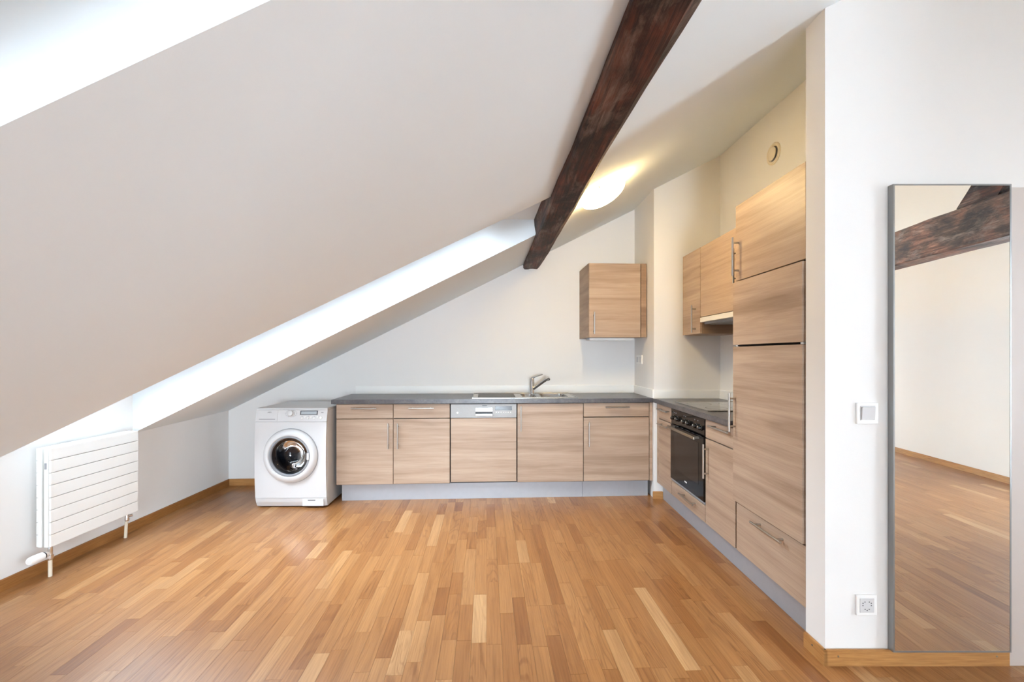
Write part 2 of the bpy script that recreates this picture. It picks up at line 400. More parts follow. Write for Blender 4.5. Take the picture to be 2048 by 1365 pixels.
for xa_, xb_ in ((XL, -2.66), (-1.84, XE-0.1)):     # added blackout plates that cut the light of the near roof window
    prism(cb, [(xa_, near1(xa_)-0.05), (xb_, near1(xb_)-0.05), (xb_, far1(xb_)+0.05), (xa_, far1(xa_)+0.05)], 'z', lambda p: ceil_z(*p)+TK+0.001, lambda p: ceil_z(*p)+TK+0.06)
box(cb, XR-0.05, 5.7, (YR-0.2), 2.1, ceil_z(XR,0.0)-0.0, ceil_z(XR,0.0)+TK)
struct('ceiling', cb, M['ceil'], 'pale sloping attic ceiling with recessed roof window shafts', 'ceiling')
# ---- roof windows in the shafts, added windows in the rear and far right walls
def roof_window(n, ya, yb, label, x0=XL+0.02, x1=XE-0.55):
    t = thing('window_%d' % n, label, 'window', kind='structure')
    for nm, d, mat in (('frame', 0.07, M['white_soft']), ('pane', 0.0, M['pane'])):
        b = BM()
        def quad(xa, xb, fa, fb, z0, z1):
            prism(b, [(xa, fa(xa)), (xb, fa(xb)), (xb, fb(xb)), (xa, fb(xa))], 'z', lambda p: ceil_z(*p)+TK+z0, lambda p: ceil_z(*p)+TK+z1)
        if nm == 'frame':
            quad(x0, x1, ya, lambda x: ya(x)+d, 0, 0.06); quad(x0, x1, lambda x: yb(x)-d, yb, 0, 0.06)
            quad(x0, x0+d, lambda x: ya(x)+d, lambda x: yb(x)-d, 0, 0.06); quad(x1-d, x1, lambda x: ya(x)+d, lambda x: yb(x)-d, 0, 0.06)
        else: quad(x0+0.05, x1-0.05, lambda x: ya(x)+0.05, lambda x: yb(x)-0.05, 0.025, 0.031)
        obj(nm, b, mat, t)
    # portal: guides daylight sampling through this window only
    ld = bpy.data.lights.new('skylight_portal', 'AREA'); ld.shape = 'RECTANGLE'; ld.size = (x1-x0)*1.1; ld.size_y = 1.0
    ld.cycles.is_portal = True
    xm = (x0+x1)/2; ym = (ya(xm)+yb(xm))/2
    lo = bpy.data.objects.new('skylight_portal', ld); C.objects.link(lo); lo.parent = t
    lo.location = (xm, ym, ceil_z(xm, ym)+TK-0.02); lo.rotation_euler = (0, -math.atan(0.504), 0)
roof_window(1, near2, far2, 'roof window above the radiator shaft')
roof_window(2, near1, far1, 'roof window above the viewer on the slope', -2.7, -1.8)
def daylight(t, w, h, power, loc, rot):     # area light added at an invented window, standing in for daylight
    ld = bpy.data.lights.new('window_daylight', 'AREA'); ld.shape = 'RECTANGLE'; ld.size = w; ld.size_y = h
    ld.energy = power; ld.color = DAY_COL
    lo = bpy.data.objects.new('window_daylight', ld); C.objects.link(lo); lo.parent = t; lo.location = loc; lo.rotation_euler = rot
for n, (xa, xb, za, zb) in ((3, RWIN[0]), (4, RWIN[1])):
    t = thing('window_%d' % n, 'added unseen rear wall window, %s of the pair' % ('left' if n == 3 else 'right'), 'window', (0, (YR-0.1), 0), kind='structure')  # invented window, added to brighten the surfaces facing the viewer
    xm = (xa+xb)/2
    for q in ((xa,xa+0.06,za,zb),(xb-0.06,xb,za,zb),(xa+0.06,xb-0.06,za,za+0.06),(xa+0.06,xb-0.06,zb-0.06,zb),(xm-0.04,xm+0.04,za+0.06,zb-0.06)):
        boxo('frame', (q[0], q[1], -0.03, 0.03, q[2], q[3]), M['white_soft'], t)
    for q in ((xa+0.06, xm-0.04), (xm+0.04, xb-0.06)): boxo('pane', (q[0], q[1], -0.003, 0.003, za+0.06, zb-0.06), M['pane'], t)
    daylight(t, xb-xa-0.1, zb-za-0.1, (REAR_POWER if n == 3 else 6.0)*(xb-xa)*(zb-za), (xm, -0.06, (za+zb)/2), (PI/2, 0, 0))
for n, (ya, yb, za, zb) in ((5, RWS[0]), (6, RWS[1])):
    ym = (ya+yb)/2; hw = (yb-ya)/2
    t = thing('window_%d' % n, 'added unseen tall window in the wall opposite the slope, %s one' % ('farther' if n == 5 else 'nearer'), 'window', (fx(ym)+0.1, ym, 0), math.atan(0.104), kind='structure')  # invented window, added to brighten slope and mirrored room
    for q in ((-hw,-hw+0.06,za,zb),(hw-0.06,hw,za,zb),(-hw+0.06,hw-0.06,za,za+0.06),(-hw+0.06,hw-0.06,zb-0.06,zb),(-0.04,0.04,za+0.06,zb-0.06)):
        boxo('frame', (-0.03, 0.03, q[0], q[1], q[2], q[3]), M['white_soft'], t)
    for q in ((-hw+0.06,-0.04),(0.04,hw-0.06)): boxo('pane', (-0.003, 0.003, q[0], q[1], za+0.06, zb-0.06), M['pane'], t)
    daylight(t, 2*hw-0.1, zb-za-0.1, (SIDE_POWER if n == 5 else SIDE_POWER2)*(yb-ya)*(zb-za), (0.06, 0, (za+zb)/2), (PI/2, 0, PI/2))
# ---- skirting boards
BH = 0.067
def skirt(name, pts, side, mat, label):
    a, b = Vector(pts[0]), Vector(pts[1]); d = (b-a).normalized(); n = Vector((d.y, -d.x))*side*0.014
    bm = prism(BM(), [tuple(a), tuple(b), tuple(b+n), tuple(a+n)], 'z', 0.0005, BH)
    bmesh.ops.bevel(bm, geom=[e for e in bm.edges if all(v.co.z > BH-1e-4 for v in e.verts)], offset=0.003, segments=2, affect='EDGES')
    return struct(name, bm, mat, label, 'skirting board')
skirt('baseboard_left', [(-2.8,YR),(-2.8,back_y(-2.8)-0.001)], 1, M['oak_dark'], 'long oak skirting board running below the radiator')
skirt('baseboard_back', [(-2.786,back_y(-2.786)),(-1.50,back_y(-1.5))], 1, M['oak'], 'short oak skirting board behind the washing machine')
skirt('baseboard_pillar', [(1.318,3.91),(1.408,3.91)], 1, M['oak'], 'tiny oak skirting block in the corner between the kitchen runs')
skirt('baseboard_stub', [(1.34,1.799),(1.34,1.925)], -1, M['oak'], 'pale oak skirting end piece beside the tall cabinet plinth')
bs = skirt('baseboard_partition', [(1.327,1.813),(2.104,1.813)], 1, M['oak'], 'oak skirting board with screws below the tall mirror')
for x in (1.385, 2.05):
    obj('screw', lathe(BM(), [(0,0.001),(0.004,0.001),(0.004,0)], (x, 1.799, 0.042), (0,-1,0), 12), M['brass'], bs)
obj('screw', lathe(BM(), [(0,0.001),(0.004,0.001),(0.004,0)], (1.326, 1.87, 0.042), (-1,0,0), 12), M['ink_dark'], bpy.data.objects['baseboard_stub'])
skirt('baseboard_far_right', [(fx(YR),YR),(fx(1.8),1.8)], -1, M['oak'], 'oak skirting of the far wall, seen in the mirror')
skirt('baseboard_rear', [(-2.78,YR),(5.3,YR)], -1, M['oak'], 'oak skirting along the wall behind the viewer')
# ---- low white upstands above the worktops
def trim(n, poly, z0, z1, label):
    bm = prism(BM(), poly, 'z', z0, z1)
    return struct('trim_%d' % n, bm, M['white_soft'], label, 'upstand')
xa, xb = -1.545, 1.318
trim(1, [(xa,back_y(xa)),(xb,back_y(xb)),(xb,back_y(xb)-0.012),(xa,back_y(xa)-0.012)], 0.9135, 0.992, 'long white upstand strip behind the sink worktop')
trim(2, [(1.318,4.49),(1.33,4.49),(1.33,3.91),(1.318,3.91)], 0.9135, 0.992, 'white upstand on the pillar side beside the sink worktop')
trim(3, [(1.33,3.898),(1.923,3.898),(1.923,3.91),(1.33,3.91)], 0.9135, 0.990, 'white upstand at the far end of the hob worktop')
trim(4, [(1.923,2.57),(1.935,2.57),(1.935,3.91),(1.923,3.91)], 0.9135, 0.990, 'white upstand along the wall behind the hob')

# ---- door at the right edge
d1 = thing('door_1', 'grey painted door with casing at the right edge of the photo', 'door', (2.112, 1.813, 0), kind='structure')
b = BM(); box(b, -0.008, 0.075, -0.012, 0.117, 0, 2.012, 0.002); box(b, 0.765, 0.845, -0.012, 0.117, 0, 2.012, 0.002); box(b, 0.075, 0.765, -0.012, 0.117, 1.94, 2.012, 0.002)
obj('casing', b, M['door_grey'], d1)
lf = boxo('leaf', (0.078, 0.762, 0.03, 0.07, 0.006, 1.937), M['door_grey'], d1, 0.002)
b = BM(); tube(b, [(0.70,0.03,1.02),(0.70,-0.015,1.02),(0.60,-0.02,1.02)], 0.009); obj('door_handle', b, M['steel'], lf, True)

# ================================================================== TIMBER
def timber(name, x_of_y, y0, y1, w, z0, z1, chl, chr, mat, label, amp=0.006, seed=0, nseg=90):
    bm = BM(); rings = []
    prof = [(0,z1),(0,z0+(z1-z0)*0.5),(0,z0+chl),(chl,z0),(w*0.33,z0),(w*0.66,z0),(w-chr,z0),(w,z0+chr*1.15),(w,z0+(z1-z0)*0.55),(w,z1)]
    fine = []
    for a, b2 in zip(prof, prof[1:]):
        for k in range(3): fine.append((a[0]+(b2[0]-a[0])*k/3, a[1]+(b2[1]-a[1])*k/3))
    fine.append(prof[-1])
    for i in range(nseg+1):
        y = y0+(y1-y0)*i/nseg; ring = []
        for (x, z) in fine:
            p = Vector((x*9+seed, y*1.3, z*9)); q = Vector((x*30+seed, y*5, z*30))
            nx = noise.noise(p)*amp*1.2 + noise.noise(q)*amp*0.5; nz = noise.noise(p+Vector((50,0,0)))*amp*1.2 + noise.noise(q+Vector((9,9,9)))*amp*0.5
            ring.append(bm.verts.new((x_of_y(y)+x+nx, y, z+nz)))
        rings.append(ring)
    n = len(fine)
    for a, b2 in zip(rings, rings[1:]):
        for k in range(n): bm.faces.new((a[k], a[(k+1)%n], b2[(k+1)%n], b2[k]))
    bm.faces.new(rings[0]); bm.faces.new(rings[-1][::-1])
    return tag(obj(name, bm, mat, smooth=True), label, 'beam')
timber('ceiling_beam', lambda y: 0.155 + T*(4.49-y), YR, back_y(0.2), 0.193, 2.2, 2.56, 0.012, 0.05, M['beam'], 'dark rough hewn timber beam running under the sloping ceiling', 0.011, nseg=150)
b2 = timber('tie_beam', lambda y: 3.85 - 0.118*(y+0.69), YR, 1.81, 0.22, 2.2, 2.53, 0.01, 0.03, M['beam2'], 'grey brown timber beam reflected in the tall mirror', 0.006, 4)
bm = BM(); rb2 = []
for i in range(25):
    t_ = i/24; y = 0.10+1.00*t_; z = 2.536+1.19*t_; ring = []
    for dx, dy in ((0.02,-0.14),(0.2,-0.14),(0.2,0.16),(0.02,0.16)):
        n_ = noise.noise(Vector((dx*9, t_*7, dy*9)))*0.008
        ring.append(bm.verts.new((3.85-0.118*(y+0.69)+dx+n_, y+dy+n_, z)))
    rb2.append(ring)
for a, b_ in zip(rb2, rb2[1:]):
    for k in range(4): bm.faces.new((a[k], a[(k+1)%4], b_[(k+1)%4], b_[k]))
bm.faces.new(rb2[0]); bm.faces.new(rb2[-1][::-1])
tag(obj('brace_timber', bm, M['beam']), 'reddish slanting timber brace above the beam in the mirror', 'brace')

# ================================================================== KITCHEN
def bar_handle(parent, c, L, axis='z', off=0.035, r=0.0065):
    """steel bar with two posts standing off the front at y = c[1]"""
    b = BM(); x, y, z = c; h = L/2
    if axis == 'z':
        tube(b, [(x,y-off,z-h),(x,y-off,z+h)], r, 10)
        for s in (-0.72, 0.72): tube(b, [(x,y-off,z+s*h),(x,y,z+s*h)], r*0.85, 8)
    else:
        tube(b, [(x-h,y-off,z),(x+h,y-off,z)], r, 10)
        for s in (-0.72, 0.72): tube(b, [(x+s*h,y-off,z),(x+s*h,y,z)], r*0.85, 8)
    return obj('handle', b, M['steel'], parent, True)
G = 0.0028
def front(name, par, x0, x1, z0, z1, handle=None, mat=None, y=0.0, th=0.019, g=G):
    o = boxo(name, (x0+g, x1-g, y, y+th, z0+g, z1-g), mat or M['wood'], par, 0.0012)
    if handle: bar_handle(o, (handle[0], y, handle[1]), handle[2] if len(handle) > 2 else 0.225, handle[3] if len(handle) > 3 else 'z')
    return o
def carcass(par, w, d, z0, z1, mat=None, y=0.0215):
    return boxo('body', (0.0005, w-0.0005, y, d, z0, z1), mat or M['carcass'], par)
# --- back run: local x along the front, y into the wall
BX0, BY0 = -1.522, 3.797
cosT, sinT = math.cos(TH), math.sin(TH)
def back_pt(s, d=0.0): return (BX0 + s*cosT - d*sinT, BY0 + s*sinT + d*cosT, 0)
sb = [0, 0.500, 1.003, 1.607, 2.212, 2.822]
ZB, ZD, ZT = 0.155, 0.741, 0.872
def base_unit(i, label, hx):
    w = sb[i+1]-sb[i]; t = thing('base_cabinet', label, 'cabinet', back_pt(sb[i]), TH, 'base cabinets of the sink run')
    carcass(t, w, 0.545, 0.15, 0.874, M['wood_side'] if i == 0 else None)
    front('drawer', t, 0, w, ZD+0.001, ZT, (w/2, 0.834, 0.22, 'x'))
    front('door', t, 0, w, ZB, ZD-0.001, (hx, 0.59))
    return t
base_unit(0, 'base cabinet with drawer and door right beside the washing machine', 0.462)
base_unit(1, 'base cabinet with drawer and door just left of the dishwasher', 0.045)
base_unit(4, 'base cabinet with drawer and door in the corner right of the sink', 0.045)
w = sb[4]-sb[3]
t = thing('sink_cabinet', 'sink base cabinet with one tall door and no drawer', 'cabinet', back_pt(sb[3]), TH, 'base cabinets of the sink run')
b = BM()   # open-topped body so that the bowls hang inside
box(b, 0.0005, 0.018, 0.0215, 0.545, 0.15, 0.874); box(b, w-0.018, w-0.0005, 0.0215, 0.545, 0.15, 0.874)
box(b, 0.018, w-0.018, 0.0215, 0.545, 0.15, 0.168); box(b, 0.018, w-0.018, 0.53, 0.545, 0.168, 0.874); box(b, 0.018, w-0.018, 0.0215, 0.04, 0.80, 0.874)
obj('body', b, M['carcass'], t)
front('door', t, 0, w, ZB, ZT-0.002, (0.032, 0.735))
t = thing('filler_panel', 'narrow wood filler strip between corner cabinet and white pillar', 'panel', back_pt(sb[5]), TH)
boxo('panel', (0.002, 0.030, 0.0, 0.30, ZB, ZT), M['wood'], t)
# dishwasher
w = sb[3]-sb[2]
t = thing('dishwasher', 'built-in dishwasher with steel control panel and wood front', 'dishwasher', back_pt(sb[2]), TH)
boxo('body', (0.004, w-0.004, 0.03, 0.54, 0.15, 0.872), M['dark'], t)
dr = boxo('door', (0.007, w-0.007, -0.003, 0.026, 0.168, 0.739), M['wood'], t, 0.0015)
cp = boxo('control_panel', (0.006, w-0.006, -0.006, 0.028, 0.743, 0.868), M['panel_steel'], t, 0.002)
b = BM(); box(b, 0.228, 0.382, -0.014, -0.0062, 0.800, 0.836, 0.003, 2); box(b, 0.228, 0.382, -0.013, -0.0062, 0.762, 0.780, 0.003, 2)
obj('grip', b, M['chrome'], cp); boxo('grip_recess', (0.228, 0.382, -0.0075, -0.0062, 0.781, 0.799), M['dark'], cp)
boxo('display', (0.405, 0.556, -0.0075, -0.0062, 0.812, 0.846), M['screen'], cp, 0.0005)
for k in range(7):
    obj('button', lathe(BM(), [(0,0.003),(0.0045,0.003),(0.0055,0)], (0.415+k*0.0215, -0.0062, 0.792), (0,-1,0), 14), M['white_soft'], cp)
obj('power_button', lathe(BM(), [(0,0.005),(0.008,0.005),(0.010,0)], (0.068, -0.0062, 0.790), (0,-1,0), 20), M['white_soft'], cp, True)
boxo('badge', (0.288, 0.332, -0.0068, -0.0062, 0.849, 0.855), M['ink_dark'], cp)
boxo('indicator_mark', (0.066, 0.071, -0.0068, -0.0062, 0.822, 0.829), M['ink'], cp); boxo('indicator_mark', (0.095, 0.105, -0.0068, -0.0062, 0.788, 0.793), M['ink'], cp)
# plinths
t = boxo('plinth', (0.035, sb[4]-0.001, 0.05, 0.066, 0.0008, 0.150), M['plinth'], loc=back_pt(0), rz=TH); tag(t, 'long pale grey metal plinth under the dishwasher and sink cabinets', 'plinth', 'kitchen plinths')
t = boxo('plinth', (sb[4]+0.001, sb[5]+0.005, 0.05, 0.066, 0.0008, 0.150), M['plinth'], loc=back_pt(0), rz=TH); tag(t, 'short grey metal plinth under the corner cabinet', 'plinth', 'kitchen plinths')
# worktop of the sink run, with cut-outs for the bowls
sk0, sk1 = 1.20, 2.17
xs = [-0.036, 1.66, 1.80, 1.84, 2.10, 2.854]; ys = [-0.022, 0.08, 0.13, 0.42, 0.45, 0.560]
b = slab(BM(), xs, ys, 0.875, 0.913, {(1,2),(3,1),(3,2),(3,3)} - {(3,1)})
bmesh.ops.bevel(b, geom=[e for e in b.edges if all(abs(v.co.y+0.022) < 1e-5 for v in e.verts) and abs(e.verts[0].co.z-e.verts[1].co.z) < 1e-6], offset=0.004, segments=2, affect='EDGES')
t = obj('worktop', b, M['slate'], loc=back_pt(0), rz=TH); tag(t, 'long dark slate grey worktop over the sink run', 'worktop', 'kitchen worktops')
# sink
t = thing('kitchen_sink', 'stainless steel inset sink with drainer and round edged bowl', 'sink', (*back_pt(sk0)[:2], 0.9135), TH)
L = sk1-sk0; o0 = -sk0
xs2 = [0, 0.03, 0.44, 1.66+o0+0.004, 1.80+o0-0.004, 1.84+o0+0.004, 2.10+o0-0.004, L]; ys2 = [0.03, 0.085, 0.134, 0.416, 0.446, 0.50]
b = slab(BM(), xs2, ys2, 0.0, 0.004, {(3,2),(5,2),(5,3)}); obj('rim', b, M['sink_steel'], t)
def bowl(x0, x1, y0, y1, dep):
    b = BM(); rings = []
    for z, ins in ((0.003,0),(-0.01,0.004),(-dep+0.03,0.012),(-dep,0.04)):
        a0, a1, c0, c1 = x0+ins, x1-ins, y0+ins, y1-ins; rad = min(0.05, (a1-a0)/2.5)
        ring = []
        for cx_, cy_, st in ((a1-rad,c1-rad,0),(a0+rad,c1-rad,90),(a0+rad,c0+rad,180),(a1-rad,c0+rad,270)):
            for k in range(5):
                an = math.radians(st+k*22.5); ring.append(b.verts.new((cx_+rad*math.cos(an), cy_+rad*math.sin(an), z)))
        rings.append(ring)
    for a, c in zip(rings, rings[1:]):
        for k in range(20): b.faces.new((a[k], a[(k+1)%20], c[(k+1)%20], c[k]))
    b.faces.new(rings[-1]); return b
bo = obj('bowl', bowl(1.84+o0+0.003, 2.10+o0-0.003, 0.133, 0.447, 0.16), M['sink_steel'], t, True)
obj('drain', lathe(BM(), [(0,0.002),(0.03,0.002),(0.04,0)], (1.97+o0, 0.29, -0.159), (0,0,1), 20), M['chrome'], bo)
obj('small_bowl', bowl(1.66+o0+0.003, 1.80+o0-0.003, 0.133, 0.417, 0.10), M['sink_steel'], t, True)
for k in range(8):
    boxo('drainer_rib', (0.05, 0.40, 0.11+k*0.042, 0.120+k*0.042, 0.004, 0.0075), M['sink_steel'], t, 0.0015)
b = BM(); tube(b, [(0.004,0.034,0.0055),(0.004,0.496,0.0055)], 0.003, 8); tube(b, [(L-0.004,0.034,0.0055),(L-0.004,0.496,0.0055)], 0.003, 8)
tube(b, [(0.004,0.034,0.0055),(L-0.004,0.034,0.0055)], 0.003, 8); tube(b, [(0.004,0.496,0.0055),(L-0.004,0.496,0.0055)], 0.003, 8); obj('raised_edge', b, M['sink_steel'], t, True)
# faucet
fx0, fy0 = 0.243, 4.345
t = thing('kitchen_faucet', 'chrome single lever mixer tap standing behind the sink', 'faucet', (fx0, fy0, 0.9176))
obj('body', lathe(BM(), [(0.030,0),(0.030,0.006),(0.026,0.012),(0.0255,0.115),(0.024,0.120),(0.024,0.150),(0.018,0.158),(0,0.160)], seg=24, capa=True), M['chrome'], t, True)
sp = obj('spout', tube(BM(), [(0.012,-0.005,0.045),(0.05,-0.04,0.080),(0.10,-0.085,0.122),(0.148,-0.13,0.160)], [0.013,0.0155,0.016,0.016], 16), M['chrome'], t, True)
obj('spout_nozzle', lathe(BM(), [(0.016,0),(0.019,0.004),(0.019,0.028),(0.012,0.030),(0.011,0.024),(0,0.024)], (0.146,-0.126,0.168), (0.15,-0.75,-0.65), 20, capa=True), M['chrome'], sp, True)
obj('lever', tube(BM(), [(-0.002,0.002,0.155),(0.03,-0.015,0.172),(0.075,-0.04,0.188),(0.105,-0.055,0.196)], [0.012,0.010,0.007,0.006], 12), M['chrome'], t, True)
# wall cabinet on the back wall
ux = 0.766; uy = 4.062
t = thing('wall_cabinet', 'wall cabinet with one door hanging above the sink worktop', 'cabinet', (ux, uy, 0), TH, 'wall cabinets')
dep = (back_y(ux)-uy)*cosT - 0.001
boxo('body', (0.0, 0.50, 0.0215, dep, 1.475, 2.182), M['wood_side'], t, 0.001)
front('door', t, 0, 0.50, 1.475, 2.182, (0.045, 1.61, 0.21))
boxo('filler_strip', (0.504, 0.555, 0.004, 0.20, 1.478, 2.180), M['wood_side'], t)
t = thing('undercabinet_light', 'slim white lamp strip under the wall cabinet above the sink', 'lamp', (ux, uy, 0), TH)
boxo('housing', (0.03, 0.47, 0.10, 0.17, 1.457, 1.4745), M['white_soft'], t, 0.002); boxo('end_cap', (0.015, 0.03, 0.10, 0.17, 1.456, 1.4745), M['grey'], t, 0.001)
boxo('diffuser', (0.035, 0.465, 0.108, 0.162, 1.449, 1.457), M['white_soft'], t, 0.003)

# --- right run: local x runs towards the viewer, y into the wall (world +X)
RX = 1.35; RROT = -PI/2
def right_pt(y, x=RX): return (x, y, 0)
D = 0.575
t = thing('base_cabinet', 'narrow base cabinet with two level handles left of the oven', 'cabinet', right_pt(3.842), RROT, 'base cabinets of the oven run')
carcass(t, 0.302, D, 0.15, 0.874)
front('drawer', t, 0, 0.302, ZD+0.001, ZT, (0.165, 0.832, 0.22, 'x')); front('door', t, 0, 0.302, ZB, ZD-0.001, (0.170, 0.703, 0.22, 'x'))
t = tag(boxo('filler_panel', (0.0, 0.050, 0.004, 0.3, ZB, ZT), M['wood'], loc=right_pt(3.894), rz=RROT), 'slim filler strip between the narrow cabinet and the wall', 'panel')
t = thing('oven_cabinet', 'low cabinet with one shallow drawer under the oven', 'cabinet', right_pt(3.540), RROT, 'base cabinets of the oven run')
b = BM(); box(b, 0.0005, 0.016, 0.0215, D, 0.15, 0.874); box(b, 0.589, 0.6045, 0.0215, D, 0.15, 0.874); box(b, 0.016, 0.589, 0.0215, D, 0.15, 0.270)
obj('body', b, M['carcass'], t)
front('drawer', t, 0, 0.605, ZB, 0.276, (0.355, 0.238, 0.26, 'x'))
t = thing('built_in_oven', 'black built-in oven with knobs and glass door below the hob', 'oven', right_pt(3.540), RROT)
boxo('body', (0.018, 0.587, 0.03, 0.56, 0.272, 0.866), M['dark'], t)
cp = boxo('control_panel', (0.003, 0.602, -0.004, 0.028, 0.748, 0.869), M['black_gloss'], t, 0.002)
for yk in (3.478, 3.39, 3.262, 3.188, 3.066, 2.990):
    k = obj('knob', lathe(BM(), [(0.021,0),(0.021,0.004),(0.017,0.006),(0.0155,0.024),(0.013,0.027),(0,0.027)], (3.540-yk, -0.004, 0.800), (0,-1,0), 24), M['knob'], cp, True)
    boxo('pointer_mark', (3.540-yk-0.002, 3.540-yk+0.002, -0.0318, -0.0305, 0.802, 0.813), M['ink_white'], k)
for xk in (0.075, 0.105, 0.26, 0.29, 0.45, 0.50):
    obj('indicator', lathe(BM(), [(0,0.001),(0.004,0.001),(0.004,0)], (xk, -0.004, 0.842), (0,-1,0), 12), M['ink'], cp)
dr = boxo('door', (0.003, 0.602, -0.010, 0.028, 0.298, 0.744), M['black_gloss'], t, 0.003)
boxo('window', (0.085, 0.520, -0.0112, -0.010, 0.395, 0.690), M['oven_window'], dr)
boxo('badge', (0.285, 0.325, -0.0110, -0.010, 0.344, 0.354), M['ink_white'], dr)
b = BM(); box(b, 0.055, 0.55, -0.058, -0.046, 0.716, 0.738, 0.004, 2); box(b, 0.075, 0.095, -0.048, -0.010, 0.718, 0.736); box(b, 0.51, 0.53, -0.048, -0.010, 0.718, 0.736)
obj('handle', b, M['brass'], dr)
boxo('bottom_trim', (0.003, 0.602, -0.002, 0.028, 0.280, 0.296), M['grey'], t, 0.001)
t = thing('base_cabinet', 'base cabinet with drawer and tall handle between oven and fridge unit', 'cabinet', right_pt(2.935), RROT, 'base cabinets of the oven run')
carcass(t, 0.365, D, 0.15, 0.874)
front('drawer', t, 0, 0.388, ZD+0.001, ZT, (0.235, 0.840, 0.25, 'x')); front('door', t, 0, 0.388, ZB, ZD-0.001, (0.045, 0.59, 0.23))
t = tag(boxo('plinth', (0, 1.965, 0.058, 0.074, 0.0008, 0.150), M['plinth'], loc=right_pt(3.893), rz=RROT), 'blue grey metal plinth along the oven run and tall cabinet', 'plinth', 'kitchen plinths')
# tall fridge cabinet
t = thing('tall_cabinet', 'tall wood fronted fridge cabinet at the end of the oven run', 'cabinet', right_pt(2.547), RROT)
boxo('body', (0.002, 0.614, 0.0215, D, 0.15, 2.188), M['carcass'], t)
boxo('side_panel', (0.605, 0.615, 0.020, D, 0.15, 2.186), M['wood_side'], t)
front('door', t, 0.0, 0.604, 1.742, 2.190, (0.034, 1.884, 0.225))
front('door', t, 0.0, 0.604, 1.364, 1.737, y=-0.016)
front('door', t, 0.0, 0.604, 0.446, 1.358, (0.026, 0.970, 0.225), y=-0.016)
front('drawer', t, 0.010, 0.604, ZB, 0.440, (0.345, 0.400, 0.26, 'x'))
for x in (0.03, 0.585): boxo('hinge_tip', (x, x+0.02, -0.012, 0.010, 1.357, 1.365), M['chrome'], t)
# worktop and hob
b = box(BM(), 0, 1.330, -0.026, D+0.006, 0.875, 0.913); bmesh.ops.bevel(b, geom=[e for e in b.edges if all(abs(v.co.y+0.026) < 1e-5 for v in e.verts) and abs(e.verts[0].co.z-e.verts[1].co.z) < 1e-6], offset=0.004, segments=2, affect='EDGES')
tag(obj('worktop', b, M['slate'], loc=right_pt(3.897), rz=RROT), 'short dark grey worktop carrying the ceramic hob', 'worktop', 'kitchen worktops')
t = thing('ceramic_hob', 'flush black glass ceramic hob with steel edge above the oven', 'hob', (1.39, 3.575, 0.9135), RROT)
boxo('glass', (0.006, 0.584, 0.006, 0.494, 0.0, 0.005), M['hob'], t, 0.001)
b = BM(); box(b, 0,0.59,0,0.006,0,0.0065); box(b,0,0.59,0.494,0.50,0,0.0065); box(b,0,0.006,0.006,0.494,0,0.0065); box(b,0.584,0.59,0.006,0.494,0,0.0065)
obj('edge_trim', b, M['steel'], t)
for cx_, cy_, r in ((0.16,0.13,0.09),(0.43,0.14,0.075),(0.16,0.37,0.075),(0.43,0.36,0.105)):
    obj('heating_zone', lathe(BM(), [(r-0.003,0.0053),(r,0.0053)], (cx_,cy_,0), (0,0,1), 40), M['ink_dark'], t, fix=True)
# wall cabinets over the hob
UX = 1.585
t = thing('wall_cabinet', 'narrow wall cabinet left of the extractor hood', 'cabinet', right_pt(3.892, UX), RROT, 'wall cabinets')
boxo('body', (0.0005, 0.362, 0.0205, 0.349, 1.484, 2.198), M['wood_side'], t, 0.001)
front('door', t, 0.0, 0.354, 1.484, 2.200, (0.270, 1.614, 0.235))
t = thing('wall_cabinet', 'wall cabinet above the extractor hood beside the tall cabinet', 'cabinet', right_pt(3.529, UX), RROT, 'wall cabinets')
boxo('body', (0.0005, 0.597, 0.0205, 0.349, 1.618, 2.196), M['carcass'], t)
front('door', t, -0.006, 0.597, 1.618, 2.198, (0.578, 1.92, 0.24))
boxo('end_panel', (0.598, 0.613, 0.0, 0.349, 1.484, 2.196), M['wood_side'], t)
t = thing('range_hood', 'slim pale extractor hood tucked under the wall cabinet', 'hood', right_pt(3.529, UX), RROT)
boxo('body', (0.003, 0.595, 0.03, 0.345, 1.560, 1.616), M['grey'], t); boxo('visor', (0.001, 0.596, -0.006, 0.028, 1.576, 1.615), M['soffit'], t, 0.002)
boxo('filter', (0.03, 0.57, 0.06, 0.32, 1.556, 1.5598), M['panel_steel'], t)

# ================================================================== WASHING MACHINE
wx0, wy0, WW, WH = -2.157, 3.640, 0.605, 0.850
t = thing('washing_machine', 'white front loading washing machine in the corner by the cabinets', 'washing machine', (wx0, wy0, 0), 0.012)
def yf(z):
    p = [(0.012,0.040),(0.05,0.022),(0.09,0.012),(0.25,0.003),(0.45,0.0),(0.62,0.003),(0.74,0.012),(0.80,0.026),(0.846,0.040),(0.85,0.048)]
    for (a, ya), (b_, yb) in zip(p, p[1:]):
        if z <= b_: return ya + (yb-ya)*(z-a)/(b_-a)
    return p[-1][1]
b = BM(); box(b, 0.0, 0.018, 0.052, 0.60, 0.012, 0.836, 0.003); box(b, WW-0.018, WW, 0.052, 0.60, 0.012, 0.836, 0.003); box(b, 0.018, WW-0.018, 0.585, 0.60, 0.012, 0.836); box(b, 0.018, WW-0.018, 0.06, 0.585, 0.012, 0.03)
obj('body', b, M['white'], t)
obj('lid', box(BM(), -0.001, WW+0.001, 0.044, 0.602, 0.8365, 0.852, 0.004, 2), M['white'], t)
cxw, czw, RO = 0.312, 0.452, 0.228
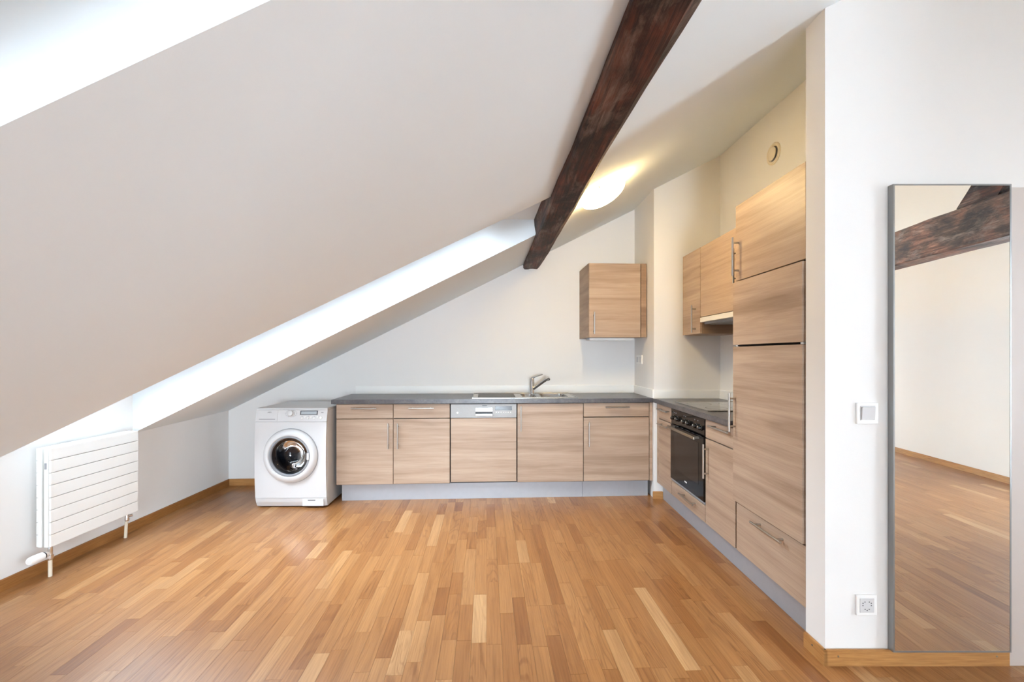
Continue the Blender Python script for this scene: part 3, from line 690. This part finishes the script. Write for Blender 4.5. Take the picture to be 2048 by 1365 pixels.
def front_panel(z0, z1, hole=None, x0=0.0, x1=WW, nx=14, nz=12):
    b = BM()
    if not hole:
        g = [[b.verts.new((x0+(x1-x0)*i/nx, yf(z0+(z1-z0)*j/nz)+0.010*max(0, abs(2*(x0+(x1-x0)*i/nx)/WW-1)-0.9)*10*0.9, z0+(z1-z0)*j/nz)) for j in range(nz+1)] for i in range(nx+1)]
        for i in range(nx):
            for j in range(nz): b.faces.new((g[i][j], g[i+1][j], g[i+1][j+1], g[i][j+1]))
    else:
        cx_, cz_, r = hole
        angs = sorted([2*PI*k/56 for k in range(56)] + [math.atan2(zz-cz_, xx-cx_) % (2*PI) for xx in (x0, x1) for zz in (z0, z1)])
        rings = []
        for f in (0, 0.25, 0.5, 0.75, 1):
            ring = []
            for a in angs:
                c_, s_ = math.cos(a), math.sin(a)
                tt = min([v for v in ((x1-cx_)/c_ if c_ > 1e-6 else 9, (x0-cx_)/c_ if c_ < -1e-6 else 9, (z1-cz_)/s_ if s_ > 1e-6 else 9, (z0-cz_)/s_ if s_ < -1e-6 else 9)])
                d_ = r + (tt-r)*f; x_, z_ = cx_+d_*c_, cz_+d_*s_
                ring.append(b.verts.new((x_, yf(z_)+0.010*max(0, abs(2*x_/WW-1)-0.9)*10*0.9, z_)))
            rings.append(ring)
        n = len(angs)
        for a, c in zip(rings, rings[1:]):
            for k in range(n): b.faces.new((a[k], a[(k+1)%n], c[(k+1)%n], c[k]))
    ed = [e for e in b.edges if len(e.link_faces) == 1 and not (hole and all(abs((v.co.x-hole[0])**2+(v.co.z-hole[1])**2-hole[2]**2) < 1e-5 for v in e.verts))]
    ex = bmesh.ops.extrude_edge_only(b, edges=ed)
    bmesh.ops.translate(b, verts=[v for v in ex['geom'] if isinstance(v, bmesh.types.BMVert)], vec=(0, 0.03, 0))
    return b
obj('front_panel', front_panel(0.0885, 0.7375, (cxw, czw, 0.175)), M['white'], t, True)
cpn = obj('control_panel', front_panel(0.7395, 0.8365), M['white'], t, True)
kp = obj('kick_plate', front_panel(0.012, 0.0865), M['white'], t, True)
fl_ = boxo('filter_flap', (0.405, 0.585, 0.010, 0.020, 0.020, 0.080), M['white'], kp, 0.002); boxo('flap_slot', (0.452, 0.515, 0.0088, 0.011, 0.066, 0.073), M['ink_dark'], fl_)
dd = thing('door', None, None); dd.parent = t; dd.location = (cxw, 0, czw)
obj('ring', lathe(BM(), [(RO,0.004),(RO,-0.010),(RO-0.006,-0.020),(RO-0.02,-0.028),(0.195,-0.036),(0.178,-0.036),(0.170,-0.028),(0.166,-0.010)], (0,0,0), (0,1,0), 64), M['white'], dd, True)
obj('seal_line', lathe(BM(), [(RO+0.004,0.005),(RO+0.004,-0.001),(RO,-0.001)], (0,0,0), (0,1,0), 64), M['grey'], dd, True)
obj('bezel', lathe(BM(), [(0.172,-0.031),(0.160,-0.034),(0.154,-0.026),(0.152,-0.012)], (0,0,0), (0,1,0), 64), M['grey'], dd, True)
obj('porthole', lathe(BM(), [(0.154,-0.020),(0.13,-0.014),(0.105,0.02),(0.09,0.06),(0.06,0.085),(0,0.092)], (0,0,0), (0,1,0), 48), M['porthole'], dd, True)
boxo('hinge_catch', (0.150,0.170,-0.040,-0.032,-0.03,0.03), M['white'], dd, 0.003)
dm = obj('drum', lathe(BM(), [(0.170,0.03),(0.205,0.06),(0.235,0.09),(0.235,0.40),(0.10,0.42),(0,0.42)], (cxw,0,czw), (0,1,0), 48), M['drum'], t, True)
for k in range(3):
    a = 2*PI*k/3+0.5; b = BM(); p = Vector((cxw+0.222*math.cos(a), 0.11, czw+0.222*math.sin(a)))
    tube(b, [p, p+Vector((0,0.27,0))], [0.03,0.02], 10); obj('drum_paddle', b, M['drum'], dm, True)
obj('door_gasket', lathe(BM(), [(0.176,0.002),(0.160,0.02),(0.165,0.04),(0.178,0.045)], (cxw,0,czw), (0,1,0), 48), M['rubber'], t, True)
def onp(x, z, d=0.0): return (x, yf(z)-d, z)
tilt = math.atan2(yf(0.83)-yf(0.76), 0.07)
def plate(name, x0, x1, z0, z1, mat, par, d=0.002):
    b = BM(); vs = [(x0,yf(z0),z0),(x1,yf(z0),z0),(x1,yf(z1),z1),(x0,yf(z1),z1)]
    A = [b.verts.new((x, y-d, z)) for x, y, z in vs]; B_ = [b.verts.new((x, y+0.002, z)) for x, y, z in vs]
    b.faces.new(A); b.faces.new(B_[::-1])
    for i in range(4): b.faces.new((A[i], B_[i], B_[(i+1)%4], A[(i+1)%4]))
    return obj(name, b, mat, par)
dp = plate('display', 0.378, 0.528, 0.795, 0.830, M['ink_dark'], cpn, 0.0015); plate('display_screen', 0.387, 0.519, 0.801, 0.824, M['display'], dp, 0.0022)
kn = obj('program_knob', lathe(BM(), [(0.030,0),(0.030,0.006),(0.025,0.010),(0.023,0.028),(0.019,0.031),(0,0.031)], onp(0.302, 0.806), (0,-math.cos(tilt),math.sin(tilt)), 32), M['white'], cpn, True)
for k in range(9):
    a = math.radians(25+k*16); 
    for s in (-1, 1):
        x_, z_ = 0.302+s*0.046*math.sin(a), 0.806+0.030*math.cos(a); plate('program_mark', x_-0.005, x_+0.005, z_-0.001, z_+0.001, M['ink'], cpn, 0.0006)
for k in range(6):
    obj('button', lathe(BM(), [(0,0.003),(0.006,0.003),(0.0075,0)], onp(0.398+k*0.026, 0.768+(0.010 if k%2 else 0)), (0,-1,0.15), 14), M['white_soft'], cpn, True)
    plate('button_mark', 0.393+k*0.026, 0.403+k*0.026, 0.782, 0.785, M['ink'], cpn, 0.0006)
obj('start_button', lathe(BM(), [(0,0.004),(0.010,0.004),(0.012,0)], onp(0.558, 0.772), (0,-1,0.15), 18), M['white_soft'], cpn, True)
plate('brand_strip', 0.555, 0.575, 0.811, 0.818, M['ink'], cpn, 0.0006)
dt = plate('detergent_drawer', 0.022, 0.190, 0.745, 0.832, M['white'], cpn, 0.003); plate('drawer_grip', 0.036, 0.172, 0.757, 0.763, M['ink'], dt, 0.0036)
text_obj('lettering', 'AEG', 0.017, M['ink_dark'], cpn, (0.118, yf(0.82)-0.0045, 0.817), (PI/2-tilt, 0, 0))
for x_, y_ in ((0.05,0.09),(WW-0.05,0.09),(0.05,0.55),(WW-0.05,0.55)):
    obj('foot', lathe(BM(), [(0.02,0.0005),(0.02,0.012)], (x_,y_,0), (0,0,1), 14, True, True), M['dark'], t)

# ================================================================== RADIATOR
ry0, ry1 = 2.500, 3.095; rz0, rz1 = 0.183, 0.762
t = thing('radiator', 'white flat panel radiator with horizontal slats on the knee wall', 'radiator', (-2.71, 2.80, 0))
ox, oy = 2.71, -2.80
def rb_(x0,x1,y0,y1,z0,z1): return (x0+ox, x1+ox, y0+oy, y1+oy, z0, z1)
n = 8; sh = (rz1-rz0)/n
for k in range(n):
    boxo('slat', rb_(-2.680,-2.668, ry0+0.004, ry1, rz0+k*sh+0.0015, rz0+(k+1)*sh-0.0015), M['rad'], t, 0.0022, 2)
for k in range(n):
    boxo('rear_slat', rb_(-2.754,-2.743, ry0+0.004, ry1, rz0+k*sh+0.0015, rz0+(k+1)*sh-0.0015), M['rad'], t, 0.0022, 2)
c1 = boxo('header', rb_(-2.706,-2.682, ry0, ry0+0.030, rz0, rz1), M['rad'], t, 0.004, 2)
boxo('header', rb_(-2.706,-2.682, ry1-0.030, ry1, rz0, rz1), M['rad'], t, 0.004, 2)
boxo('rear_header', rb_(-2.742,-2.720, ry0, ry0+0.030, rz0, rz1), M['rad'], t, 0.004, 2); boxo('rear_header', rb_(-2.742,-2.720, ry1-0.030, ry1, rz0, rz1), M['rad'], t, 0.004, 2)
boxo('badge', rb_(-2.700,-2.688, ry0-0.002, ry0+0.001, 0.640, 0.676), M['ink'], t)
b = BM()
for k in range(26):
    y = ry0+0.045+k*0.0202; box(b, *rb_(-2.742,-2.682, y, y+0.0012, rz0+0.02, rz1-0.02))
obj('convector_fins', b, M['rad'], t)
boxo('top_grille', rb_(-2.742,-2.682, ry0+0.035, ry1-0.035, rz1-0.012, rz1-0.004), M['rad'], t)
b = BM()
for y in (2.62, 2.98): box(b, *rb_(-2.7995,-2.755, y, y+0.03, 0.55, 0.60))
obj('wall_bracket', b, M['rad'], t)
vx, vy = -2.700, 2.530
pipe = lambda name, pts, r, m: obj(name, tube(BM(), [(p[0]+ox, p[1]+oy, p[2]) for p in pts], r, 14), m, t, True)
pipe('supply_pipe', [(vx,vy,0.001),(vx,vy,0.105)], 0.0095, M['offwhite'])
vb = pipe('valve_body', [(vx,vy,0.100),(vx,vy,0.112),(vx,vy,0.125),(vx,vy,0.150),(vx,vy,rz0+0.004)], [0.013,0.0145,0.011,0.0115,0.0105], M['chrome'])
obj('valve_nut', tube(BM(), [(vx+ox,vy+oy,0.112),(vx+ox,vy+oy,0.128)], 0.0165, 6), M['chrome'], vb)
th = obj('thermostat_head', lathe(BM(), [(0.010,0.0),(0.0145,0.008),(0.019,0.022),(0.0195,0.030),(0.0235,0.034),(0.0245,0.075),(0.022,0.098),(0.018,0.104),(0,0.105)], (vx+ox, vy+oy-0.010, 0.140), (0,-1,0), 28, True), M['white_soft'], t, True)
obj('dial_ring', lathe(BM(), [(0.0198,0.024),(0.0202,0.027),(0.0198,0.031)], (vx+ox, vy+oy-0.010, 0.140), (0,-1,0), 28), M['dark'], th, True)
ux_, uy_ = -2.724, 3.066
pipe('return_pipe', [(ux_-0.01,uy_,0.001),(ux_-0.004,uy_,0.10),(ux_,uy_,0.130)], 0.0095, M['offwhite'])
rv = pipe('return_valve', [(ux_,uy_,0.122),(ux_,uy_,0.134),(ux_,uy_,0.150),(ux_,uy_,rz0+0.004)], [0.013,0.0145,0.011,0.0105], M['chrome'])
obj('valve_tap', tube(BM(), [(ux_+ox,uy_+oy,0.155),(ux_+ox+0.018,uy_+oy+0.025,0.155)], [0.008,0.010], 10), M['chrome'], rv, True)

# ================================================================== LAMP, VENT, SWITCHES, MIRROR
slope = math.atan(0.504)
ln = Vector((math.sin(slope), 0, -math.cos(slope)))     # points down out of the ceiling
def dish_lamp(lx, ly, label):
    lc = Vector((lx, ly, ceil_z(lx, ly)))
    t = thing('ceiling_lamp', label, 'lamp', lc, 0, 'glass dish lamps')
    obj('mount', lathe(BM(), [(0.060,0.0),(0.060,0.018),(0.0,0.018)], (0,0,0), ln, 24), M['white_soft'], t, True)
    LR = 0.160; prof = [(LR, 0.030)] + [(LR*math.cos(a), 0.030+0.072*math.sin(a)) for a in [math.radians(q) for q in range(8, 90, 9)]] + [(0, 0.102)]
    prof_in = [(max(r-0.004, 0) if r > 0 else 0, h-0.004 if r < LR else h) for r, h in prof]
    sh_ = obj('glass_shade', lathe(BM(), prof + prof_in[::-1], (0,0,0), ln, 40), M['lamp'], t, True)
    u_ = Vector((math.cos(slope),0,math.sin(slope))); v_ = Vector((0,1,0))
    for a in (0.15, 2.25, 4.35):
        d_ = u_*math.cos(a)+v_*math.sin(a); b = BM()
        tube(b, [d_*(LR+0.001)+ln*0.002, d_*(LR+0.010)+ln*0.020, d_*(LR+0.006)+ln*0.034, d_*(LR-0.012)+ln*0.040], 0.0035, 8)
        lathe(b, [(0,0.012),(0.006,0.010),(0.006,0)], d_*(LR+0.008)+ln*0.022, d_, 10); obj('clip', b, M['brass'], t, True)
dish_lamp(0.640, 2.96, 'lit opal glass dish lamp on the slope beside the beam')
dish_lamp(2.95, -1.9, 'added unseen dish lamp warming the far part of the room, behind the viewer')  # invented second lamp, adds warm light to the mirrored wall
t = thing('air_vent_valve', 'round cream ventilation valve high on the wall above the tall cabinet', 'vent', (1.935, 3.12, 2.772))
obj('collar', lathe(BM(), [(0.078,0.0),(0.078,0.006),(0.070,0.012),(0.058,0.010),(0.052,0.002)], (0,0,0), (-1,0,0), 40), M['offwhite'], t, True)
obj('throat', lathe(BM(), [(0.052,0.003),(0,0.003)], (0,0,0), (-1,0,0), 32), M['grey'], t)
obj('disc', lathe(BM(), [(0.0,0.003),(0.012,0.003),(0.012,0.014),(0.046,0.014),(0.048,0.018),(0.040,0.023),(0,0.025)], (0,0,0), (-1,0,0), 36), M['offwhite'], t, True)
# switch on the partition
t = thing('light_switch', 'square white light switch on the partition left of the mirror', 'switch', (1.513, 1.813, 1.061))
boxo('plate', (-0.045, 0.045, -0.009, 0, -0.045, 0.045), M['white_soft'], t, 0.003, 2)
b = box(BM(), -0.028, 0.028, -0.013, -0.0088, -0.026, 0.028, 0.0015)
for v in b.verts:
    if v.co.z > 0.02 and v.co.y < -0.01: v.co.y -= 0.004
obj('rocker', b, M['white'], t); b = BM(); box(b, -0.0315, -0.0285, -0.0092, -0.0088, -0.029, 0.0315); box(b, -0.0285, 0.0315, -0.0092, -0.0088, 0.0295, 0.0315); obj('rocker_gap', b, M['ink'], t)
t = thing('wall_socket', 'square white triple socket low on the partition by the skirting', 'socket', (1.509, 1.813, 0.253))
boxo('plate', (-0.043, 0.043, -0.009, 0, -0.043, 0.043), M['white_soft'], t, 0.003, 2)
boxo('insert', (-0.030, 0.030, -0.0105, -0.0088, -0.030, 0.030), M['white'], t, 0.001)
for k in range(3):
    a0 = math.radians(90+120*k+60)
    cx_, cz_ = 0.0155*math.cos(a0), 0.0155*math.sin(a0)
    for dx, dz in ((-0.0085, 0.0), (0.0085, 0.0), (0.0, 0.0045)):
        x_ = cx_ + dx*math.sin(a0) + dz*math.cos(a0); z_ = cz_ - dx*math.cos(a0) + dz*math.sin(a0)
        obj('pin_hole', lathe(BM(), [(0,0.0003),(0.0026,0.0003),(0.0026,0)], (x_, -0.0105, z_), (0,-1,0), 10), M['ink_dark'], t)
# double outlet on the pillar side
t = thing('wall_socket', 'small double white socket on the pillar side above the sink worktop', 'socket', (1.33, 4.33, 1.262))
for yk in (0.045, -0.045):
    p = boxo('plate', (-0.009, 0, yk-0.043, yk+0.043, -0.044, 0.044), M['white_soft'], t, 0.003, 2)
    boxo('insert', (-0.0115, -0.0088, yk-0.028, yk+0.028, -0.028, 0.028), M['white'], p, 0.001)
# mirror leaning flat on the partition, standing on the skirting board
t = thing('wall_mirror', 'tall narrow mirror with thin grey frame on the white partition wall', 'mirror', (1.604, 1.8125, 0.0675))
mw, mh, md = 0.492, 1.952, 0.027
b = BM(); box(b, 0,0.006,-md,-0.001,0,mh); box(b,mw-0.006,mw,-md,-0.001,0,mh); box(b,0.006,mw-0.006,-md,-0.001,0,0.006); box(b,0.006,mw-0.006,-md,-0.001,mh-0.006,mh)
obj('frame', b, M['frame_grey'], t)
boxo('backing', (0.006,mw-0.006,-0.018,-0.001,0.006,mh-0.006), M['grey'], t); boxo('glass', (0.006,mw-0.006,-md+0.001,-0.0185,0.006,mh-0.006), M['mirror'], t)
